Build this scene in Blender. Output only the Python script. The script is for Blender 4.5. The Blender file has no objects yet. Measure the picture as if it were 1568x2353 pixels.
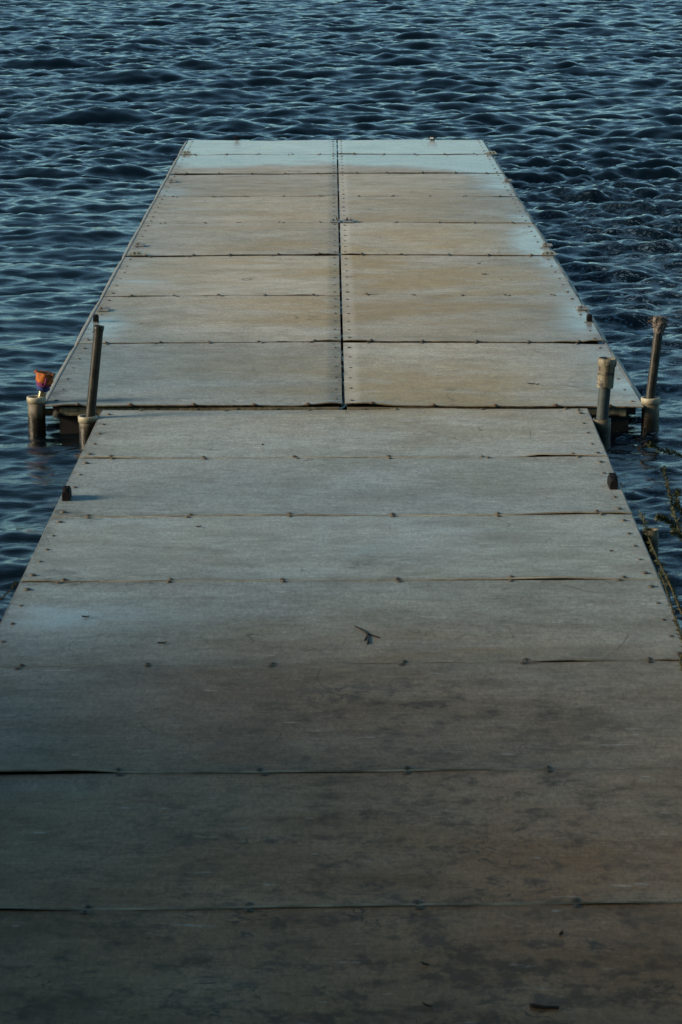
import bpy, bmesh, math, random
import numpy as np
from mathutils import Vector, noise
PI = math.pi
rad = math.radians
S = bpy.context.scene
C = S.collection

# ------------------------------------------------------------------ camera, sky, sun, exposure
FD = 6780.0                      # focal length in units of a 1568 px wide picture
CAM_Z = 2.67
PITCH = math.atan((1176.5 + 275.0) / FD)
cam = bpy.data.cameras.new('camera')
cam.sensor_fit = 'HORIZONTAL'; cam.sensor_width = 36.0; cam.lens = 36.0 * FD / 1568.0
cam.clip_start = 0.1; cam.clip_end = 8000
cam.dof.use_dof = True; cam.dof.focus_distance = 19.0; cam.dof.aperture_fstop = 22.0
co = bpy.data.objects.new('camera', cam); C.objects.link(co)
co.location = (0, 0, CAM_Z); co.rotation_euler = (PI / 2 - PITCH, 0, 0)
S.camera = co
S.render.resolution_x = 682; S.render.resolution_y = 1024

SUN_EL, SUN_AZ = rad(17.0), rad(-102.0)      # azimuth from the view direction (+Y), minus is to the left
w = bpy.data.worlds.new('World'); S.world = w; w.use_nodes = True
nt = w.node_tree
sky = nt.nodes.new('ShaderNodeTexSky'); sky.sky_type = 'NISHITA'; sky.sun_disc = False
sky.sun_elevation = SUN_EL; sky.sun_rotation = SUN_AZ
sky.air_density = 0.8; sky.dust_density = 0.05; sky.ozone_density = 1.2
bg = nt.nodes['Background']; bg.inputs[1].default_value = 0.094
tint = nt.nodes.new('ShaderNodeMix'); tint.data_type = 'RGBA'; tint.blend_type = 'MULTIPLY'; tint.inputs[0].default_value = 1.0
tint.inputs[7].default_value = (.83, 1.06, .96, 1)          # white balance of the evening sky
nt.links.new(sky.outputs[0], tint.inputs[6]); nt.links.new(tint.outputs[2], bg.inputs[0])
sl = bpy.data.lights.new('sun', 'SUN'); sl.energy = 3.7; sl.angle = rad(16); sl.color = (1.0, 0.80, 0.56)
so = bpy.data.objects.new('sun', sl); C.objects.link(so)
sd = Vector((math.sin(SUN_AZ) * math.cos(SUN_EL), math.cos(SUN_AZ) * math.cos(SUN_EL), math.sin(SUN_EL)))
so.rotation_euler = sd.to_track_quat('Z', 'Y').to_euler()
S.view_settings.view_transform = 'Standard'; S.view_settings.look = 'None'
S.view_settings.gamma = 1.0; S.view_settings.exposure = 0.85

WATER = -0.15
def at(px, py, z=0.0):
    """point of the horizontal plane z seen at (px, py) of the 1568 x 2353 photograph"""
    a, b = (px - 784.0) / FD, (py - 1176.5) / FD
    dx = a; dy = math.cos(PITCH) - b * math.sin(PITCH); dz = -math.sin(PITCH) - b * math.cos(PITCH)
    t = (z - CAM_Z) / dz
    return Vector((dx * t, dy * t, z))
def atd(px, py, d):
    """point at distance y = d"""
    a, b = (px - 784.0) / FD, (py - 1176.5) / FD
    dy = math.cos(PITCH) - b * math.sin(PITCH); dz = -math.sin(PITCH) - b * math.cos(PITCH)
    t = d / dy
    return Vector((a * t, d, CAM_Z + dz * t))

# ------------------------------------------------------------------ object helpers
def obj(name, me_or_bm, m=None, parent=None, smooth=False, loc=None):
    if isinstance(me_or_bm, bmesh.types.BMesh):
        me = bpy.data.meshes.new(name); me_or_bm.normal_update(); me_or_bm.to_mesh(me); me_or_bm.free()
    else: me = me_or_bm
    if m and not me.materials: me.materials.append(m)
    if smooth:
        for p in me.polygons: p.use_smooth = True
    o = bpy.data.objects.new(name, me); C.objects.link(o)
    if parent: o.parent = parent
    if loc is not None: o.location = loc
    return o
def tag(o, label=None, cat=None, group=None, kind=None):
    if label: o['label'] = label
    if cat: o['category'] = cat
    if group: o['group'] = group
    if kind: o['kind'] = kind
    return o
def empty(name, loc, rz=0.0):
    o = bpy.data.objects.new(name, None); C.objects.link(o); o.location = loc; o.rotation_euler = (0, 0, rz)
    o.empty_display_size = 0.1
    return o
def abox(bm, x0, x1, y0, y1, z0, z1, bev=0.0, seg=2):
    r = bmesh.ops.create_cube(bm, size=1.0)
    for v in r['verts']:
        v.co = Vector((x0 + (v.co.x + .5) * (x1 - x0), y0 + (v.co.y + .5) * (y1 - y0), z0 + (v.co.z + .5) * (z1 - z0)))
    if bev:
        es = list({e for v in r['verts'] for e in v.link_edges})
        bmesh.ops.bevel(bm, geom=es, offset=bev, segments=seg, affect='EDGES', profile=.6)
def lathe(bm, prof, n=24, wob=None, c=(0, 0)):
    rings = []
    for i, (r, z) in enumerate(prof):
        ring = []
        for k in range(n):
            a = 2 * PI * k / n
            rr = r * (wob(a, z) if wob else 1.0)
            ring.append(bm.verts.new((c[0] + rr * math.cos(a), c[1] + rr * math.sin(a), z)))
        rings.append(ring)
    for a, b in zip(rings, rings[1:]):
        for k in range(n):
            bm.faces.new((a[k], a[(k + 1) % n], b[(k + 1) % n], b[k]))
    return rings
def cap(bm, ring): bm.faces.new(ring)
def tube(bm, pts, radii, n=7, caps=True):
    pts = [Vector(p) for p in pts]; rings = []
    for i, p in enumerate(pts):
        d = (pts[min(i + 1, len(pts) - 1)] - pts[max(i - 1, 0)]).normalized()
        up = Vector((0, 0, 1)) if abs(d.z) < .9 else Vector((1, 0, 0))
        a = d.cross(up).normalized(); b = d.cross(a)
        r = radii[i] if hasattr(radii, '__len__') else radii
        rings.append([bm.verts.new(p + (a * math.cos(2 * PI * k / n) + b * math.sin(2 * PI * k / n)) * r) for k in range(n)])
    for a, b in zip(rings, rings[1:]):
        for k in range(n): bm.faces.new((a[k], a[(k + 1) % n], b[(k + 1) % n], b[k]))
    if caps: bm.faces.new(rings[0][::-1]); bm.faces.new(rings[-1])

# ------------------------------------------------------------------ material helpers
class NT:
    def __init__(s, name):
        s.m = bpy.data.materials.new(name); s.m.use_nodes = True; s.t = s.m.node_tree
        s.p = s.t.nodes['Principled BSDF']
        g = s.n('ShaderNodeNewGeometry'); s.pos = g.outputs['Position']
    def n(s, ty, **kw):
        x = s.t.nodes.new(ty)
        for k, v in kw.items(): setattr(x, k, v)
        return x
    def set(s, sock, v):
        if isinstance(v, bpy.types.NodeSocket): s.t.links.new(v, sock)
        elif v is not None: sock.default_value = v
    def map(s, scale, rot=(0, 0, 0), loc=(0, 0, 0), src=None):
        x = s.n('ShaderNodeMapping'); s.set(x.inputs[0], src or s.pos)
        x.inputs['Scale'].default_value = scale; x.inputs['Rotation'].default_value = rot; x.inputs['Location'].default_value = loc
        return x.outputs[0]
    def noise(s, vec, scale=1.0, detail=3, rough=.55, dist=0.0):
        x = s.n('ShaderNodeTexNoise'); s.set(x.inputs['Vector'], vec)
        x.inputs['Scale'].default_value = scale; x.inputs['Detail'].default_value = detail
        x.inputs['Roughness'].default_value = rough; x.inputs['Distortion'].default_value = dist
        return x.outputs[0]
    def ramp(s, v, a, b, lo=0.0, hi=1.0, smooth=True):
        x = s.n('ShaderNodeMapRange'); x.interpolation_type = 'SMOOTHSTEP' if smooth else 'LINEAR'
        s.set(x.inputs[0], v)
        for i, q in enumerate((a, b, lo, hi)): s.set(x.inputs[1 + i], q)
        return x.outputs[0]
    def math(s, op, a, b=None, c=None, clamp=False):
        x = s.n('ShaderNodeMath', operation=op); x.use_clamp = clamp
        s.set(x.inputs[0], a)
        if b is not None: s.set(x.inputs[1], b)
        if c is not None: s.set(x.inputs[2], c)
        return x.outputs[0]
    def mix(s, f, a, b, mode='MIX'):
        x = s.n('ShaderNodeMix', data_type='RGBA', blend_type=mode)
        s.set(x.inputs[0], f)
        for i, q in ((6, a), (7, b)):
            if isinstance(q, tuple) and len(q) == 3: q = (*q, 1)
            s.set(x.inputs[i], q)
        return x.outputs[2]
    def attr(s, name):
        x = s.n('ShaderNodeAttribute'); x.attribute_name = name; return x.outputs['Fac']
    def bump(s, h, strength, dist):
        x = s.n('ShaderNodeBump'); x.inputs['Strength'].default_value = strength; x.inputs['Distance'].default_value = dist
        s.set(x.inputs['Height'], h); return x.outputs[0]
    def out(s, col=None, rough=None, metal=None, normal=None, ior=None, spec=None):
        for k, v in (('Base Color', col), ('Roughness', rough), ('Metallic', metal), ('Normal', normal), ('IOR', ior), ('Specular IOR Level', spec)):
            if isinstance(v, tuple) and len(v) == 3: v = (*v, 1)
            s.set(s.p.inputs[k], v)
        return s.m
def worn(name, c0, c1, rough=.5, metal=0.0, scale=30, bump=.3, ior=1.45, spec=.5):
    t = NT(name); tc = t.n('ShaderNodeTexCoord').outputs['Object']
    a = t.noise(tc, scale, 5, .65)
    col = t.mix(t.ramp(a, .35, .68), c0, c1)
    return t.out(col, t.ramp(a, .3, .7, rough * .8, min(1, rough * 1.25)), metal, t.bump(a, bump, .002), ior, spec)

# deck sheeting: old grey vinyl with a sideways weave, stains, scuffs, damp patches
def deck_material():
    t = NT('deck_sheet_weathered')
    cb = t.n('ShaderNodeCombineXYZ'); t.set(cb.inputs[2], t.math('MULTIPLY', t.attr('sheet'), 7.31))
    ad = t.n('ShaderNodeVectorMath', operation='ADD'); t.set(ad.inputs[0], t.pos); t.set(ad.inputs[1], cb.outputs[0]); t.pos = ad.outputs[0]   # every sheet weathers in its own way
    weave = t.noise(t.map((75, 24, 1)), 1, 4, .85)
    streak = t.noise(t.map((2.2, 4.6, 1)), 1, 9, .74, .3)
    fine = t.noise(t.map((9, 60, 1)), 1, 5, .7, .2)
    big = t.noise(t.map((.8, .9, 1)), 1, 6, .62, .8)
    mot = t.noise(t.map((10, 9, 1)), 1, 6, .75, .25)
    grain = t.noise(t.map((230, 110, 1)), 1, 2, .8)
    warm = t.attr('warm'); dark = t.attr('dark'); wet = t.attr('wet')
    base = t.mix(t.ramp(streak, .30, .70), (.41, .38, .30), (.77, .72, .58))
    base = t.mix(t.ramp(big, .42, .62, 0, .65), base, (.80, .76, .65))
    # ochre staining
    w1 = t.math('MULTIPLY', t.ramp(t.noise(t.map((.9, 1.5, 1), loc=(4, 2, 0)), 1, 7, .66, .4), .36, .64), t.math('ADD', t.math('MULTIPLY', warm, 1.45), .06))
    base = t.mix(t.math('MINIMUM', w1, .9), base, (.55, .40, .18))
    w2 = t.math('MULTIPLY', t.ramp(t.noise(t.map((2.0, 2.6, 1), loc=(9, 7, 0)), 1, 5, .65, .8), .54, .68), .30)
    base = t.mix(w2, base, (.52, .38, .29))
    # dirt mottling; the wide shore-end patches of dark also paint its shade
    d1 = t.math('MULTIPLY', t.ramp(mot, .46, .70), t.math('ADD', t.math('MULTIPLY', dark, .9), .26))
    base = t.mix(t.math('MINIMUM', d1, .85), base, (.10, .085, .055))
    d2 = t.math('MULTIPLY', t.ramp(t.noise(t.map((3.1, 4.2, 1), loc=(3, 3, 0)), 1, 7, .78, .3), .50, .70), t.math('ADD', t.math('MULTIPLY', dark, .55), .10))
    base = t.mix(t.math('MINIMUM', d2, .85), base, (.13, .105, .07))
    base = t.mix(t.ramp(fine, .36, .64, .0, .36, False), base, (.17, .15, .11))
    base = t.mix(t.ramp(weave, .32, .68, .0, .62, False), base, (.15, .135, .10))
    base = t.mix(t.ramp(grain, .38, .72, .0, .38, False), base, (.10, .09, .07))
    # walkway's cooler grey with bluish sheen painted in; shore end's dirt and shade as brown
    base = t.mix(t.attr('cool_sheen'), base, t.mix(1.0, base, (.60, .79, 1.0), 'MULTIPLY'))
    soil_shade = t.math('MULTIPLY', t.attr('soil_shade'), t.ramp(t.noise(t.map((1.2, 1.3, 1), loc=(8, 2, 0)), 1, 6, .65, .3), .28, .55, .62, 1.0))
    base = t.mix(soil_shade, base, t.mix(1.0, base, (.80, .54, .35), 'MULTIPLY'))
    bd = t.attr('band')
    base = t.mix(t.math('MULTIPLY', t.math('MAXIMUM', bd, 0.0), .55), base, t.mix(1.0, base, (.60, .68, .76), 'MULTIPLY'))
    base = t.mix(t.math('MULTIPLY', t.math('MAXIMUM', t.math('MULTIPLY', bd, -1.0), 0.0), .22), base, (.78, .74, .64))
    # short rubbed dashes and curled heel marks
    da = t.ramp(t.noise(t.map((11, 34, 1), loc=(6, 5, 0)), 1, 4, .6, .2), .63, .70)
    base = t.mix(t.math('MULTIPLY', t.math('MULTIPLY', da, t.ramp(mot, .4, .6)), .55), base, (.09, .07, .045))
    pa = t.ramp(t.noise(t.map((6, 22, 1), loc=(16, 15, 0)), 1, 4, .6, .2), .66, .72)
    base = t.mix(t.math('MULTIPLY', pa, .35), base, (.75, .76, .72))
    cu = t.noise(t.map((5.5, 7, 1), loc=(12, 4, 0)), 1, 3, .55, 1.4)
    cl_ = t.ramp(t.math('ABSOLUTE', t.math('SUBTRACT', cu, .5)), .006, .022, 1, 0)
    cm = t.math('MULTIPLY', t.ramp(t.noise(t.map((3.3, 3.3, 1), loc=(2, 9, 0)), 1, 3, .6), .52, .62), t.math('ADD', dark, .10, clamp=True))
    base = t.mix(t.math('MULTIPLY', t.math('MULTIPLY', cl_, cm), .9), base, (.055, .045, .03))
    tn = t.math('ADD', .86, t.math('MULTIPLY', t.math('FRACT', t.math('MULTIPLY', t.attr('sheet'), .618)), .24))
    tc_ = t.n('ShaderNodeCombineColor')
    for q in range(3): t.set(tc_.inputs[q], tn)
    base = t.mix(1.0, base, tc_.outputs[0], 'MULTIPLY')
    # small flecks
    v = t.n('ShaderNodeTexVoronoi'); v.feature = 'DISTANCE_TO_EDGE'
    fl = t.ramp(t.noise(t.map((38, 30, 1), loc=(5, 1, 0)), 1, 3, .6, .3), .70, .76)
    base = t.mix(t.math('MULTIPLY', fl, t.math('ADD', t.math('MULTIPLY', dark, .5), .65)), base, (.045, .038, .028))
    # long curving scuffs: thin level lines of a slow noise
    for k, (sc, lo, wd, am) in enumerate((((1.3, .9, 1), (1, 8, 0), .0028, .6), ((1.0, 1.7, 1), (7, 3, 0), .0022, .55), ((2.3, 1.2, 1), (2, 5, 0), .004, .55), ((3.1, 2.6, 1), (5, 9, 0), .005, .5))):
        q = t.noise(t.map(sc, rot=(0, 0, .5 * k), loc=lo), 1, 1.5, .4, 1.2)
        ln = t.ramp(t.math('ABSOLUTE', t.math('SUBTRACT', q, .5)), wd * .4, wd, 1, 0)
        msk = t.ramp(t.noise(t.map((1.9, 1.9, 1), loc=(k * 3, 11, 0)), 1, 3, .6), .56, .64)
        base = t.mix(t.math('MULTIPLY', t.math('MULTIPLY', ln, msk), am), base, (.07, .055, .04))
    # dirty rim beside seams and edges
    rim = t.math('MULTIPLY', t.attr('rim'), t.ramp(mot, .35, .62, .15, 1))
    base = t.mix(t.math('MULTIPLY', rim, .55), base, (.07, .06, .045))
    # damp film
    wn = t.noise(t.map((1.7, 1.5, 1), loc=(1, 1, 0)), 1, 7, .68, 1.0)
    wf = t.math('ADD', wet, t.math('MULTIPLY', t.math('SUBTRACT', wn, .5), 1.5))
    wm = t.math('MULTIPLY', t.ramp(wf, .22, 1.05), .95)
    base = t.mix(t.math('MULTIPLY', wm, .15), base, (.36, .38, .36))
    rg = t.ramp(streak, .3, .7, .72, .58)
    rg = t.math('ADD', t.math('MULTIPLY', rg, t.math('SUBTRACT', 1, wm)), t.math('MULTIPLY', wm, .20))
    h = t.math('ADD', t.math('MULTIPLY', weave, .5), t.math('ADD', t.math('MULTIPLY', grain, .4), t.math('MULTIPLY', mot, .9)))
    h = t.math('MULTIPLY', h, t.math('SUBTRACT', 1, t.math('MULTIPLY', wm, .8)))
    return t.out(base, rg, 0, t.bump(h, .5, .0016), 1.45, t.ramp(wm, 0, 1, .32, .62))
M = {}
M['deck'] = deck_material()
M['steel'] = worn('dark_weathered_steel', (.07, .065, .055), (.17, .155, .125), .55, .3, 60)
M['rust'] = worn('rusty_steel', (.07, .045, .03), (.17, .11, .07), .6, .4, 80)
M['galv'] = worn('galvanised_pipe', (.012, .012, .010), (.030, .029, .022), .42, 0, 18, .3, 1.45, .3)
M['greypipe'] = worn('grey_blue_pipe', (.03, .042, .045), (.05, .062, .066), .55, 0, 22, .3, 1.45, .3)
M['brass'] = worn('bright_pipe', (.36, .31, .2), (.5, .44, .3), .25, .9, 20)
M['black'] = worn('black_rubber', (.005, .005, .006), (.010, .010, .012), .75, 0, 40, .3, 1.45, .15)
M['plate'] = worn('grey_ribbed_plate', (.16, .17, .17), (.30, .31, .30), .5, .3, 50)
M['lens'] = worn('yellowed_plastic_lens', (.24, .26, .23), (.40, .41, .36), .22, 0, 30)
M['white'] = worn('dirty_white_plastic', (.55, .54, .48), (.70, .69, .62), .45, 0, 24)
M['trim'] = worn('pale_vinyl_edge', (.10, .10, .09), (.20, .20, .175), .5, 0, 25)
M['rawedge'] = worn('raw_sheet_edge', (.035, .025, .014), (.22, .16, .08), .8, 0, 15)
M['rawpale'] = worn('pale_sheet_edge', (.22, .195, .14), (.62, .57, .45), .8, 0, 5)
M['dark'] = worn('dark_float_plastic', (.006, .006, .006), (.014, .013, .012), .7, 0, 12)
M['orange'] = worn('orange_cloth', (.16, .045, .012), (.46, .13, .022), .85, 0, 45, .8)
M['purple'] = worn('purple_cord', (.10, .01, .06), (.17, .02, .10), .8, 0, 90)
M['blue'] = worn('navy_cord', (.010, .018, .09), (.02, .04, .17), .8, 0, 90)
M['frayed'] = worn('frayed_grey_tape', (.05, .045, .04), (.17, .15, .14), .95, 0, 70, 1.0)
M['wood'] = worn('dark_twig_bark', (.014, .010, .008), (.035, .026, .02), .9, 0, 90, .6)
M['stem'] = worn('shrub_stem', (.05, .045, .02), (.10, .085, .035), .8, 0, 60, .5)
M['leaf'] = worn('shrub_leaf', (.022, .034, .010), (.050, .062, .018), .6, 0, 20, .2)
M['treeleaf'] = worn('tree_leaf', (.035, .06, .02), (.06, .09, .03), .6, 0, 3, .2)
M['bark'] = worn('tree_bark', (.06, .05, .04), (.13, .11, .09), .95, 0, 6, 1)
M['deadleaf'] = worn('dead_leaf', (.025, .018, .012), (.06, .04, .025), .8, 0, 80)
def tidal(name, c0, c1, zlo, zhi):
    t = NT(name); tc = t.n('ShaderNodeTexCoord').outputs['Object']
    sx = t.n('ShaderNodeSeparateXYZ'); t.set(sx.inputs[0], t.pos)
    n1 = t.noise(t.map((30, 30, 30)), 1, 5, .7)
    st = t.noise(t.map((45, 45, 6)), 1, 4, .6)
    col = t.mix(t.ramp(st, .35, .68), c0, c1)
    hh = t.math('ADD', sx.outputs[2], t.math('MULTIPLY', t.math('SUBTRACT', n1, .5), .10))
    f = t.ramp(hh, zlo, zhi, 1, 0)
    col = t.mix(f, col, t.mix(t.ramp(t.noise(t.map((110, 110, 110)), 1, 3, .6), .60, .70), (.008, .007, .004), (.12, .085, .025)))
    return t.out(col, t.ramp(f, 0, 1, .55, .35), 0, t.bump(n1, .6, .006), 1.45, .5)
M['sleeve'] = tidal('algae_stained_sleeve', (.060, .052, .034), (.12, .105, .07), -.085, -.035)
M['beam'] = tidal('stained_frame_beam', (.12, .105, .065), (.22, .195, .13), -.058, -.040)
M['collar'] = worn('cream_collar', (.24, .225, .16), (.38, .355, .265), .5, 0, 30)
def cap_mat():
    t = NT('scabby_white_coupling'); tc = t.n('ShaderNodeTexCoord').outputs['Object']
    a = t.noise(t.map((25, 25, 45), src=tc), 1, 5, .65, .4); b = t.noise(t.map((60, 60, 15), src=tc), 1, 4, .6)
    col = t.mix(t.ramp(b, .4, .7), (.20, .185, .14), (.075, .062, .036))
    col = t.mix(t.ramp(a, .53, .60), col, (.035, .033, .03))
    return t.out(col, .6, 0, t.bump(a, .5, .003))
M['coupling'] = cap_mat()

def water_material():
    t = NT('lake_water')
    r1 = t.noise(t.map((5.0, 15.0, 1), rot=(0, 0, .2)), 1, 5, .62, .9)
    r2 = t.noise(t.map((19, 34, 1), rot=(0, 0, .35)), 1, 4, .6, .7)
    h = t.math('ADD', t.math('MULTIPLY', r1, 1.0), t.math('MULTIPLY', r2, .26))
    b = t.bump(h, 1.0, .0045)
    foam = t.attr('foam')
    f1 = t.noise(t.map((3.0, 5.5, 1)), 1, 6, .72, 1.6)
    f2 = t.noise(t.map((26, 44, 1)), 1, 4, .7, 1.0)
    rope = t.ramp(t.math('ABSOLUTE', t.math('SUBTRACT', f1, .5)), .0, .085, 1, 0)
    fm = t.math('MULTIPLY', t.math('MULTIPLY', rope, foam), t.ramp(f2, .48, .66))
    col = t.mix(fm, (.0010, .0040, .0065), (.20, .29, .36))
    return t.out(col, t.ramp(fm, 0, 1, .05, .6), 0, b, 1.333, .5)
M['water'] = water_material()
def ground_material():
    t = NT('grassy_bank_soil')
    a = t.noise(t.map((2, 2, 2)), 1, 6, .65); b = t.noise(t.map((14, 14, 14)), 1, 5, .7)
    col = t.mix(t.ramp(a, .4, .62), (.07, .055, .035), (.045, .065, .022))
    col = t.mix(t.ramp(b, .45, .7), col, (.10, .085, .055))
    return t.out(col, .95, 0, t.bump(b, 1, .04))
M['ground'] = ground_material()

# ------------------------------------------------------------------ water: a wind-driven spectrum on one sheet that reaches the horizon
def spectrum(N, L, seed, kp, kmin, kmax, wind, spread, rms, chop):
    rg = np.random.default_rng(seed)
    k1 = 2 * np.pi * np.fft.fftfreq(N, L / N)
    kx, ky = np.meshgrid(k1, k1, indexing='xy'); k = np.hypot(kx, ky); k[0, 0] = 1
    P = np.exp(-(kp / k) ** 2) / k ** 3.45 * (k > kmin) * (k < kmax) * np.exp(-(k / kmax) ** 4)
    cs = (kx * math.cos(wind) + ky * math.sin(wind)) / k
    P = P * (np.abs(cs) ** spread * .93 + .02); P[0, 0] = 0
    A = np.sqrt(P) * (rg.standard_normal((N, N)) + 1j * rg.standard_normal((N, N)))
    h = np.fft.ifft2(A).real; s = rms / h.std()
    dx = np.fft.ifft2(-1j * kx / k * A).real; dy = np.fft.ifft2(-1j * ky / k * A).real
    return h * s, dx * s * chop, dy * s * chop, L
def sample(F, x, y, rot):
    h, dx, dy, L = F; N = h.shape[0]
    c, s = math.cos(rot), math.sin(rot)
    u = ((x * c + y * s) / L * N) % N; v = ((-x * s + y * c) / L * N) % N
    i = np.floor(u).astype(int) % N; j = np.floor(v).astype(int) % N; fu = u - np.floor(u); fv = v - np.floor(v)
    i1 = (i + 1) % N; j1 = (j + 1) % N
    def b(a): return (a[j, i] * (1 - fu) + a[j, i1] * fu) * (1 - fv) + (a[j1, i] * (1 - fu) + a[j1, i1] * fu) * fv
    H, X, Y = b(h), b(dx), b(dy)
    return H, X * c - Y * s, X * s + Y * c
def sstep(a, b, x):
    t = np.clip((x - a) / (b - a), 0, 1); return t * t * (3 - 2 * t)
def build_water():
    big = spectrum(2048, 83.0, 5, 2 * PI / 2.1, 2 * PI / 7, 2 * PI / .16, rad(76), 3, .036, .65)
    small = spectrum(1024, 17.3, 9, 2 * PI / .5, 2 * PI / 1.1, 2 * PI / .05, rad(108), 3, .0088, .6)
    ys = [8.6]
    while ys[-1] < 78: ys.append(ys[-1] + .019 + .00105 * max(0, ys[-1] - 9))
    st = .12
    while ys[-1] < 5000: st *= 1.045; ys.append(ys[-1] + st)
    near = []; y = 8.6; st = .1
    while y > -30: y -= st; st *= 1.25; near.append(y)
    ys = np.array(near[::-1] + ys)
    u = list(np.arange(0, .30, .00125)); st = .0016
    while u[-1] < 60: st *= 1.07; u.append(u[-1] + st)
    u = np.array([-a for a in u[:0:-1]] + u)
    sc = np.maximum(np.abs(ys), 8.6) + 0.0
    Xg = u[None, :] * sc[:, None]; Yg = np.repeat(ys[:, None], len(u), 1)
    H1, X1, Y1 = sample(big, Xg, Yg, .41)
    H2, X2, Y2 = sample(small, Xg, Yg, -.3)
    dist = np.hypot(Xg, Yg)
    cell = np.maximum(np.abs(np.gradient(Xg, axis=1)), 0)
    fade = (1 - sstep(160, 420, dist)) * (1 - sstep(.9, 2.6, cell))
    fade2 = (1 - sstep(40, 80, dist)) * (1 - sstep(.05, .16, cell))
    # calmer water right beside the dock in its lee
    near_f = .58 + .42 * sstep(14, 34, Yg)
    side = 1 - .4 * (1 - sstep(1.5, 3.2, Xg * -1)) * (Xg < 0) * (1 - sstep(24, 34, Yg))
    mod = .65 + .7 * sstep(-.5, .5, np.sin(Xg * .23 + Yg * .11) * np.sin(Yg * .17 - Xg * .09 + 1))
    a = fade * near_f * side; b = fade2 * mod * (.8 + .2 * near_f)
    b = b * (1 + 1.0 * sstep(1.2, 1.8, Xg) * (1 - sstep(2.6, 4.6, Xg)) * sstep(16, 18, Yg) * (1 - sstep(26, 34, Yg)))
    Z = H1 * a + H2 * b
    Xo = Xg + X1 * a + X2 * b; Yo = Yg + Y1 * a + Y2 * b
    Z = np.clip(Z, -.3, .3)
    xl = np.where(Yo < 15.6, -1.40, -1.62); xr = np.where(Yo < 15.6, 1.32, 1.62)
    out = np.maximum(np.maximum(xl - Xo, Xo - xr), Yo - 31.2)          # metres outside the dock
    cap_ = .06 + .25 * sstep(-.1, .9, out)
    Z = np.where(Z > cap_ * .6, cap_ * .6 + cap_ * .4 * np.tanh((Z - cap_ * .6) / (cap_ * .4)), Z) + WATER
    R, K = Xg.shape
    co_ = np.stack([Xo, Yo, Z], -1).reshape(-1, 3).astype(np.float32)
    idx = np.arange(R * K).reshape(R, K)
    q = np.stack([idx[:-1, :-1], idx[:-1, 1:], idx[1:, 1:], idx[1:, :-1]], -1).reshape(-1, 4)
    me = bpy.data.meshes.new('water')
    me.vertices.add(len(co_)); me.vertices.foreach_set('co', co_.ravel())
    me.loops.add(q.size); me.loops.foreach_set('vertex_index', q.ravel().astype(np.int32))
    me.polygons.add(len(q)); me.polygons.foreach_set('loop_start', (np.arange(len(q)) * 4).astype(np.int32))
    me.polygons.foreach_set('use_smooth', np.ones(len(q), bool))
    me.update(); me.validate()
    # foam is churned up on the windward (right) side of the dock
    fo = (sstep(.9, 1.6, Xo) * (1 - sstep(2.2, 4.4, Xo - .02 * Yo)) * sstep(9.5, 12.5, Yo) * (1 - sstep(19, 30, Yo)) * .95)
    at_ = me.attributes.new('foam', 'FLOAT', 'POINT'); at_.data.foreach_set('value', fo.ravel().astype(np.float32))
    o = obj('water', me, M['water']); tag(o, 'dark blue choppy lake water around the dock', 'water', kind='structure')
build_water()

# bank behind and under the shore end of the dock
def build_ground():
    bm = bmesh.new()
    ys = [-3000, -600, -120, -40, -20, -12, -8, -6, -4, -3, -2, -1, 0, 1, 2, 3, 4, 5, 6, 7, 8, 9, 10, 14]
    xs = [-3000, -500, -90, -40, -20, -12, -8] + [i * .8 for i in range(-8, 9)] + [8, 12, 20, 40, 90, 500, 3000]
    g = []
    for y in ys:
        row = []
        for x in xs:
            z = np.interp(y, [-60, -10, 0, 3, 6, 9.5, 14], [6, 2.6, 1.05, .05, -.28, -.6, -1.3])
            if abs(x) < 1.9 and y > 2.2: z = min(z, -.3)
            z += .06 * noise.noise(Vector((x * .7, y * .7, 0)))
            row.append(bm.verts.new((x, y, z)))
        g.append(row)
    for a, b in zip(g, g[1:]):
        for i in range(len(xs) - 1): bm.faces.new((a[i], a[i + 1], b[i + 1], b[i]))
    tag(obj('ground', bm, M['ground'], smooth=True), 'grassy earth bank sloping into the lake', 'ground', kind='structure')
build_ground()

# unseen wooded ridge, added to give the water a dark horizon to mirror
def build_added_hills():
    bm = bmesh.new(); n = 220; rows_ = []
    for q, (rr, hh) in enumerate(((520, -1), (540, .45), (620, .8), (800, 1.0), (1100, 1.15), (1500, .8))):
        row = []
        for k in range(n):
            a = 2 * PI * k / n; h_ = 34 + 12 * noise.noise(Vector((math.cos(a) * 3, math.sin(a) * 3, q * .25))) + 4 * noise.noise(Vector((a * 30, q, 0)))
            row.append(bm.verts.new((math.cos(a) * rr, math.sin(a) * rr, -1 if hh < 0 else h_ * hh)))
        rows_.append(row)
    for a, b in zip(rows_, rows_[1:]):
        for k in range(n): bm.faces.new((a[k], a[(k + 1) % n], b[(k + 1) % n], b[k]))
    bmesh.ops.recalc_face_normals(bm, faces=bm.faces[:])
    t = NT('added_far_hills'); v = t.noise(t.map((.08, .08, .08)), 1, 6, .7)
    m = t.out(t.mix(t.ramp(v, .35, .65), (.02, .03, .012), (.05, .07, .025)), .95, 0, t.bump(v, 1, 4))
    tag(obj('added_hills', bm, m, smooth=True), 'added dark wooded ridge around the lake, out of view, for the water to reflect', 'added_hills', kind='structure')
build_added_hills()

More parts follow.
